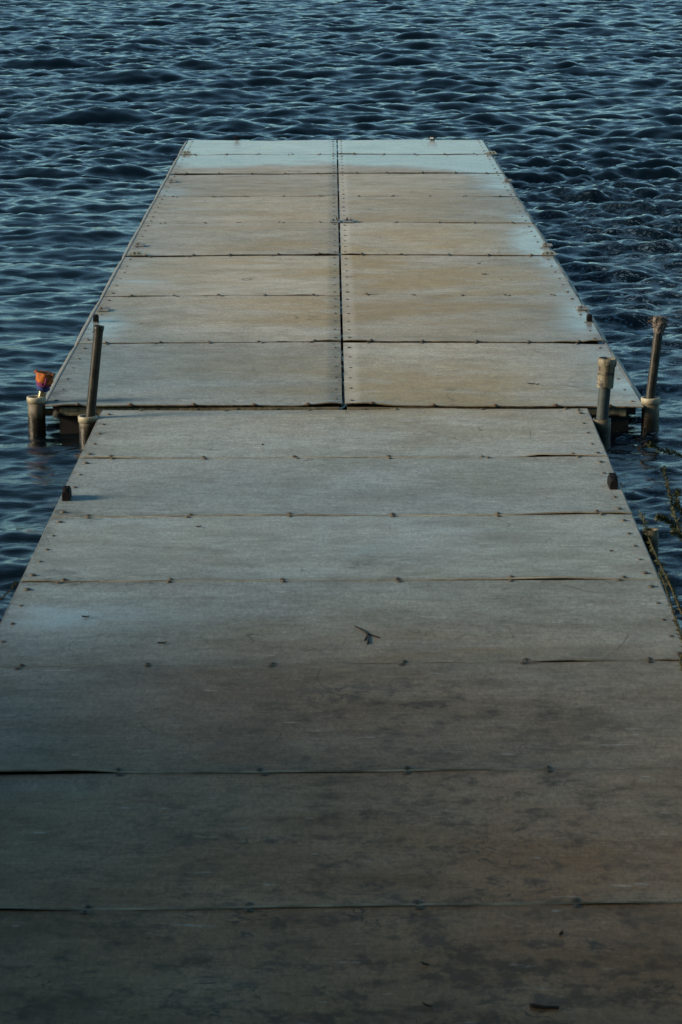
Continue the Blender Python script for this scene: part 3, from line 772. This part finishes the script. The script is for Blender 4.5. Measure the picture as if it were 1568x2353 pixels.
# left back pole with orange cloth
b = Vector((s1.x + .02, s1.y, .0)); t_ = atd(104, 862, s1.y)
r_, L_ = pole('mooring_pole', b, t_, .020, M['brass'], 'short shiny leaning pipe topped with orange cloth at the left platform corner')
rg_ = random.Random(8)
bm = bmesh.new()
wob = lambda a, z: 1 + .20 * noise.noise(Vector((math.cos(a) * 1.6, math.sin(a) * 1.6, z * 40))) + .07 * math.sin(5 * a + z * 140)
rgs = lathe(bm, [(.021, L_ - .050), (.036, L_ - .046), (.043, L_ - .030), (.045, L_ - .010), (.047, L_ + .008), (.043, L_ + .014), (.030, L_ + .006), (.008, L_ + .002)], 28, wob); cap(bm, rgs[-1])
for k in range(5):
    a = rg_.uniform(0, 2 * PI); c0 = Vector((math.cos(a), math.sin(a), 0)) * .044
    tube(bm, [c0 + Vector((0, 0, L_ + .004)), c0 * 1.2 + Vector((0, 0, L_ + rg_.uniform(.008, .02))), c0 * 1.45 + Vector((rg_.uniform(-.01, .01), 0, L_ + rg_.uniform(-.02, .012)))], [.005, .004, .0015], 5)
for f in bm.faces: f.smooth = True
obj('cloth_wrap', bm, M['orange'], r_)
bm = bmesh.new()
tube(bm, [Vector((-.036, -.034, L_ + .002)), Vector((-.020, -.045, L_ + .016)), Vector((.01, -.046, L_ + .013)), Vector((.035, -.036, L_ + .012))], [.004, .007, .007, .003], 6)
tube(bm, [Vector((-.045, -.02, L_ + .012)), Vector((-.062, -.02, L_ + .028))], [.006, .002], 5)
obj('charred_rim', bm, M['rust'], r_, smooth=True)
def coil(bm, r0, z0, z1, turns, rr, off=0):
    n = int(turns * 18); pts = []
    for i in range(n + 1):
        a = 2 * PI * turns * i / n + off; z = lerp(z0, z1, i / n)
        pts.append(Vector((math.cos(a) * r0, math.sin(a) * r0, z + .004 * math.sin(a + 1))))
    tube(bm, pts, rr, 6)
bm = bmesh.new(); coil(bm, .037, L_ - .052, L_ - .040, 2.2, .0042, 2)
tube(bm, [Vector((-.038, -.01, L_ - .045)), Vector((-.056, -.012, L_ - .030)), Vector((-.054, -.012, L_ - .004))], .0038, 6)
obj('purple_cord', bm, M['purple'], r_, smooth=True)
bm = bmesh.new(); coil(bm, .027, L_ - .078, L_ - .058, 3, .006, 0)
tube(bm, [Vector((.025, -.02, L_ - .066)), Vector((.045, -.025, L_ - .078)), Vector((.066, -.025, L_ - .082)), Vector((.078, -.02, L_ - .075))], [.008, .011, .009, .004], 6)
tube(bm, [Vector((.045, -.025, L_ - .075)), Vector((.055, -.03, L_ - .060)), Vector((.048, -.03, L_ - .048))], [.007, .006, .003], 6)
obj('blue_cord', bm, M['blue'], r_, smooth=True)
# right near pipe with the fat coupling
b = Vector((s3.x + .000, s3.y, -.02)); t_ = atd(1394.5, 848, s3.y)
r_, L_ = pole('mooring_pole', b, t_, .0305, M['greypipe'], 'short grey pipe with a wide dirty white coupling at the right joint')
L_ += .056; bm = bmesh.new(); rgs = lathe(bm, [(.031, L_ - .150), (.042, L_ - .150), (.0425, L_ - .146), (.0425, L_ - .042), (.0475, L_ - .038), (.0485, L_ - .014), (.0475, L_ + .000), (.038, L_), (.036, L_ - .02), (.036, L_ - .10), (.0, L_ - .10)], 30)
for f in bm.faces: f.smooth = True
obj('coupling', bm, M['coupling'], r_)
# right back pipe with frayed tape
b = Vector((s4.x - .004, s4.y, .02)); t_ = atd(1517.5, 733, s4.y + .03)
r_, L_ = pole('mooring_pole', b, t_, .0245, M['galv'], 'tall metal pipe with frayed wrapping on top at the right platform corner')
bm = bmesh.new()
wob = lambda a, z: 1 + .3 * noise.noise(Vector((math.cos(a) * 2.2, math.sin(a) * 2.2, z * 50))) + .1 * noise.noise(Vector((a * 6, z * 150, 1)))
rgs = lathe(bm, [(.025, L_ - .075), (.028, L_ - .060), (.031, L_ - .04), (.037, L_ - .015), (.038, L_ + .005), (.032, L_ + .014), (.018, L_ + .008), (.004, L_ + .006)], 30, wob); cap(bm, rgs[-1])
for k in range(60):
    a = rg_.uniform(0, 2 * PI); z = L_ + rg_.uniform(-.05, .012); c0 = Vector((math.cos(a), math.sin(a), 0))
    tube(bm, [c0 * .032 + Vector((0, 0, z)), c0 * .042 + Vector((rg_.uniform(-.008, .008), rg_.uniform(-.008, .008), z + rg_.uniform(-.004, .01))), c0 * .048 + Vector((rg_.uniform(-.02, .02), rg_.uniform(-.02, .02), z + rg_.uniform(-.012, .016)))], [.0022, .0015, .0006], 4)
obj('frayed_wrap', bm, M['frayed'], r_)

# cleats silhouetted on the far end
def horn_cleat(parent, p, w_, mat):
    bm = bmesh.new()
    abox(bm, -w_ * .22, w_ * .22, -.02, .02, 0, .012, .003)
    tube(bm, [Vector((-w_ * .13, 0, .01)), Vector((-w_ * .13, 0, .030))], .007, 8); tube(bm, [Vector((w_ * .13, 0, .01)), Vector((w_ * .13, 0, .030))], .007, 8)
    tube(bm, [Vector((-w_ * .5, 0, .038)), Vector((-w_ * .3, 0, .033)), Vector((0, 0, .031)), Vector((w_ * .3, 0, .033)), Vector((w_ * .5, 0, .038))], [.004, .008, .009, .008, .004], 8)
    o = obj('cleat', bm, mat, parent, smooth=True); o.location = p; return o
horn_cleat(dockL, at(545, 323.5) + Vector((0, 0, .006)), .085, M['black'])
o = horn_cleat(dockR, at(994, 323.5) + Vector((0, 0, .006)), .11, M['black'])
bm = bmesh.new(); abox(bm, -.025, .012, -.028, -.018, .016, .034, .003); obj('tag_plate', bm, M['white'], o)

# ------------------------------------------------------------------ litter on the deck
from mathutils.bvhtree import BVHTree
bpy.context.view_layer.update()
vs_, fs_ = [], []
for o in list(C.objects):
    if o.name.startswith('deck_panel'):
        k0 = len(vs_); vs_ += [o.matrix_world @ v.co for v in o.data.vertices]; fs_ += [[k0 + i for i in p.vertices] for p in o.data.polygons]
DECK = BVHTree.FromPolygons(vs_, fs_)
def litter(name, px, py, build, label, cat, group=None, z=-.0085, mat='wood'):
    p = at(px, py, z); bm = bmesh.new(); build(bm)
    for v in bm.verts:                # lay it on the uneven sheet
        hit = DECK.ray_cast(Vector((p.x + v.co.x, p.y + v.co.y, .5)), Vector((0, 0, -1)))[0]
        if hit: v.co.z += hit.z - p.z - .0008
    o = obj(name, bm, M[mat], smooth=True); o.location = p; tag(o, label, cat, group); return o
Zn = -.0085
def rel(px, py, c_): 
    q = at(px, py, Zn); return Vector((q.x - c_.x, q.y - c_.y, 0))
c_ = at(840, 1455, Zn)
def tw(bm):
    P = [rel(816, 1438, c_), rel(832, 1447, c_), rel(848, 1457, c_), rel(872, 1466, c_)]
    tube(bm, [p + Vector((0, 0, .0025 + .001 * (i % 2))) for i, p in enumerate(P)], [.0028, .0036, .003, .0022], 6)
    P = [rel(836, 1449, c_), rel(845, 1459, c_), rel(848, 1470, c_), rel(845, 1480, c_)]
    tube(bm, [p + Vector((0, 0, .003 + .001 * (i % 2))) for i, p in enumerate(P)], [.003, .0036, .003, .0032], 6)
    tube(bm, [rel(845, 1459, c_) + Vector((0, 0, .003)), rel(838, 1472, c_) + Vector((0, 0, .003))], [.003, .0018], 5)
litter('twig', 840, 1455, tw, 'forked brown twig lying on the middle of the near walkway', 'twig')
c_ = at(1252, 2315, Zn)
c2 = c_.copy()
def st(bm):
    tube(bm, [rel(1219, 2312, c2) + Vector((0, 0, .005)), rel(1228, 2314, c2) + Vector((0, 0, .006)), rel(1250, 2317, c2) + Vector((0, 0, .005)), rel(1285, 2316, c2) + Vector((0, 0, .004))], [.0045, .0058, .0042, .0036], 7)
litter('stick', 1252, 2315, st, 'short dark brown stick lying at the bottom right of the walkway', 'stick')
def frag(w_, l, a, curl=.004):
    def f(bm):
        n = 6; rows_ = []
        for i in range(n + 1):
            t_ = i / n; ww = w_ * math.sin(PI * min(.97, max(.05, t_))) ** .7; y = (t_ - .5) * l
            rows_.append([bm.verts.new((math.cos(a) * y - math.sin(a) * s * ww, math.sin(a) * y + math.cos(a) * s * ww, .001 + curl * abs(s) + curl * (2 * t_ - 1) ** 2 + (.0015 if k else 0))) for k, s in enumerate((-1, 0, 1))])
        for x, y in zip(rows_, rows_[1:]):
            for i in range(2): bm.faces.new((x[i], x[i + 1], y[i + 1], y[i]))
    return f
bits = [(197, 1419, .010, .03, .1, 'black leaf scrap at the left edge of the walkway, level with the forked twig'),
        (373, 1478, .008, .035, .2, 'narrow black leaf scrap on the left of the walkway, nearer than the forked twig'),
        (457, 1211, .007, .026, .3, 'small dark leaf scrap left of centre below the second walkway seam'),
        (604, 1022, .007, .02, 1, 'tiny dark speck of leaf just inside the first walkway panel'),
        (1113, 630, .016, .04, .2, 'curled brown leaf on the right half of the far platform'),
        (1101, 606, .006, .03, .1, 'tiny dark scrap just beyond the curled leaf on the far platform'),
        (1222, 882, .010, .045, .1, 'dark crumpled scrap left of the wide white coupling'),
        (1236, 884, .008, .02, .5, 'dark dot of leaf beside the crumpled scrap near the coupling'),
        (1406, 1183 + 85, .007, .02, .5, 'tiny scrap on the walkway near the low empty sleeve'),
        (1252 - 275, 2257 - 40, .008, .03, 2.4, 'thin curved leaf scrap left of the bottom stick'),
        (982, 2312, .006, .035, 2.3, 'curved leaf sliver close left of the bottom stick'),
        (1290, 2150, .006, .03, 1.2, 'upright dark leaf sliver above the bottom stick')]
for x, y, w_, l, a, lb in bits:
    far = y < 938
    litter('leaf_scrap', x, y, frag(w_, l, a), lb, 'leaf', 'leaf scraps on the dock', z=.002 if far else -.008, mat='deadleaf')

# ------------------------------------------------------------------ shrub on the bank to the right, reaching over the water; one on the left
def twig_branch(bmS, bmL, pts, r0, r1, rg, dens=90, ll=.020):
    n = len(pts)
    # smooth resample
    P = []
    for i in range(n - 1):
        p0, p1, p2, p3 = pts[max(0, i - 1)], pts[i], pts[i + 1], pts[min(n - 1, i + 2)]
        for k in range(8):
            t_ = k / 8
            P.append(.5 * ((2 * p1) + (p2 - p0) * t_ + (2 * p0 - 5 * p1 + 4 * p2 - p3) * t_ * t_ + (3 * p1 - p0 - 3 * p2 + p3) * t_ ** 3))
    P.append(pts[-1])
    tube(bmS, P, [lerp(r0, r1, i / (len(P) - 1)) for i in range(len(P))], 6)
    L = sum((b - a).length for a, b in zip(P, P[1:])); m_ = int(L * dens)
    for k in range(m_):
        t_ = k / m_ * (len(P) - 1.001); i = int(t_); p = lerp(P[i], P[i + 1], t_ - i); d = (P[i + 1] - P[i]).normalized()
        # small clusters at nodes
        for q in range(rg.choice((1, 1, 2))):
            s = Vector((rg.gauss(0, 1), rg.gauss(0, 1), rg.gauss(0, 1))).normalized()
            s = (s - d * s.dot(d)).normalized(); v = (d * .75 + s).normalized()
            l = ll * rg.uniform(.5, 1.15); wd = l * .14
            o_ = v.cross(Vector((rg.uniform(-1, 1), rg.uniform(-1, 1), rg.uniform(-1, 1)))).normalized() * wd
            a, b, c, e = p, p + v * l * .45 + o_, p + v * l, p + v * l * .45 - o_
            mid = p + v * l * .5 + o_.cross(v) * .25
            vs = [bmL.verts.new(x) for x in (a, b, c, e, mid)]
            for i0, i1 in ((0, 1), (1, 2), (2, 3), (3, 0)): bmL.faces.new((vs[i0], vs[i1], vs[4]))
def shrub(base, brs, label, seed):
    rg = random.Random(seed); root = empty('shrub', base); tag(root, label, 'shrub')
    bs, bl = bmesh.new(), bmesh.new()
    for pts, r0, dens, ll in brs:
        pts = [Vector(p) - base for p in pts]
        twig_branch(bs, bl, pts, r0, r0 * .3, rg, dens, ll)
    obj('stem', bs, M['stem'], root, smooth=True); obj('foliage', bl, M['leaf'], root)
D = 9.6
base = Vector((2.15, 8.4, -.42)); hub = Vector((1.78, 8.9, .05))
A_ = lambda x, y, d=D: atd(x, y, d)
brs = [([base, hub, A_(1610, 1560, 9.3), A_(1572, 1480, 9.4), A_(1546, 1400, 9.5), A_(1527, 1340, 9.6), A_(1517, 1316, 9.65)], .006, 90, .020),
       ([base, hub, A_(1620, 1500, 9.6), A_(1575, 1425, 9.8), A_(1548, 1360, 9.9), A_(1525, 1312, 10), A_(1508, 1275, 10.1), A_(1493, 1240, 10.2), A_(1482, 1205, 10.2), A_(1474, 1180, 10.3)], .006, 95, .021),
       ([base, hub, A_(1640, 1440, 10.2), A_(1590, 1290, 10.3), A_(1560, 1215, 10.3), A_(1546, 1160, 10.4), A_(1534, 1110, 10.4), A_(1525, 1074, 10.4)], .006, 110, .019),
       ([hub, A_(1640, 1330, 10.6), A_(1590, 1262, 10.6), A_(1555, 1215, 10.6), A_(1530, 1195, 10.6), A_(1513, 1190, 10.6)], .004, 170, .022),
       ([hub, A_(1650, 1300, 10.4), A_(1595, 1225, 10.4), A_(1571, 1180, 10.4), A_(1556, 1155, 10.4), A_(1560, 1128, 10.4)], .004, 150, .02),
       ([A_(1590, 1255, 10.5), A_(1568, 1215, 10.4), A_(1547, 1180, 10.4), A_(1541, 1155, 10.4)], .003, 150, .02),
       ([hub, A_(1680, 1200, 11), A_(1620, 1080, 11), A_(1580, 1052, 11), A_(1545, 1040, 11), A_(1512, 1032, 11), A_(1495, 1022, 11)], .004, 120, .02),
       ([hub, A_(1620, 1330, 10), A_(1590, 1270, 10), A_(1566, 1235, 10), A_(1548, 1222, 10)], .004, 120, .02)]
shrub(base, brs, 'thin green leafy shrub reaching over the water beside the walkway on the right', 3)
base = Vector((-2.0, 8.6, -.42))
brs = [([base, Vector((-1.75, 8.8, -.1)), atd(-60, 1420, 9.8), atd(-14, 1388, 9.9), atd(14, 1366, 9.9), atd(32, 1346, 9.9), atd(38, 1338, 9.9)], .004, 60, .014),
       ([base, Vector((-1.8, 8.8, 0)), atd(-70, 1340, 9.8), atd(-30, 1290, 9.9)], .004, 60, .014)]
shrub(base, brs, 'single thin green sprig poking in over the water at the left edge', 5)

# ------------------------------------------------------------------ unseen trees and bushes, added on the bank to shade the shore end of the dock
def tree(x, y, h, cr_, seed, label, centre, n=15000, low_=3.0):
    """trunk at (x, y), crown a broad low dome round centre (world), everything above 2.9 m clear of the dock"""
    rg = random.Random(seed); g = float(np.interp(y, [-60, -10, 0, 3, 6, 9.5], [6, 2.6, 1.05, .05, -.28, -.6]))
    root = empty('added_shade_tree', (x, y, g - .15)); tag(root, label, 'tree', 'added trees shading the shore end')
    O = root.location.copy()
    cc = Vector(centre) - O; bm = bmesh.new(); low = low_ - O.z
    top = Vector((cc.x * .35, cc.y * .35, cc.z * .75))
    tube(bm, [Vector((0, 0, -.3)), Vector((.03, .02, h * .2)), Vector((cc.x * .12, cc.y * .12, cc.z * .5)), top, cc], [.24, .19, .16, .12, .05], 12)
    cl = []
    for k in range(16):
        a = 2 * PI * k / 16 + rg.uniform(-.2, .2); q = rg.uniform(.45, .95)
        e = cc + Vector((math.cos(a) * cr_ * q, math.sin(a) * cr_ * q, rg.uniform(-.05, .10) * h * (1.2 - q)))
        s0 = lerp(top, cc, rg.uniform(-.1, .9)); m_ = lerp(s0, e, .55) + Vector((0, 0, .35)); tube(bm, [s0, m_, e], [.07, .045, .012], 7)
    for k in range(90):
        a = rg.uniform(0, 2 * PI); q = math.sqrt(rg.random()) * 1.02; t_ = rg.random()
        cl.append(cc + Vector((math.cos(a) * cr_ * q, math.sin(a) * cr_ * q, lerp(-.12, .30 * (1 - q * q) + .03, t_) * h)))
    obj('trunk', bm, M['bark'], root, smooth=True)
    bl = bmesh.new()
    for k in range(n):
        c0 = cl[k % len(cl)]; p = c0 + Vector((rg.gauss(0, .42), rg.gauss(0, .42), rg.gauss(0, .26)))
        if p.z < low: p.z = low + rg.random() * .5
        d = Vector((rg.gauss(0, 1), rg.gauss(0, 1), rg.gauss(0, .5))).normalized(); o_ = d.cross(Vector((rg.gauss(0, 1), rg.gauss(0, 1), rg.gauss(0, 1)))).normalized()
        l = rg.uniform(.13, .24); wd = l * .35
        bl.faces.new([bl.verts.new(q) for q in (p, p + d * l * .5 + o_ * wd, p + d * l, p + d * l * .5 - o_ * wd)])
    obj('crown', bl, M['treeleaf'], root)
tree(-4.8, 3.8, 6.5, 4.9, 1, 'added leafy tree on the bank left of the dock, out of view, shading it', (-3.1, 7.2, 4.6), 24000)
tree(5.0, 3.6, 6.8, 4.9, 2, 'added leafy tree on the bank right of the dock, out of view, shading it', (3.1, 7.3, 4.7), 24000)
tree(.4, -6.5, 8.5, 5.2, 3, 'added taller leafy tree behind the viewer, out of view, for shade', (.2, -1.5, 6.2), 18000)
tree(-8.2, 3.4, 3.2, 2.5, 4, 'added low bushy tree far left of the dock, out of view, blocking low sun', (-8.0, 4.0, 2.0), 12000, .3)  # unseen bushes, added to keep low sun off the near dock
tree(-6.6, -.2, 3.4, 2.4, 5, 'added low bushy tree left of the viewer, out of view, blocking low sun', (-6.6, 0, 2.2), 9000, .7)
tree(-9.0, 6.6, 3.0, 1.9, 6, 'added low bushy tree over the water far left, out of view, blocking low sun', (-8.2, 7.0, 1.9), 10000, .2)
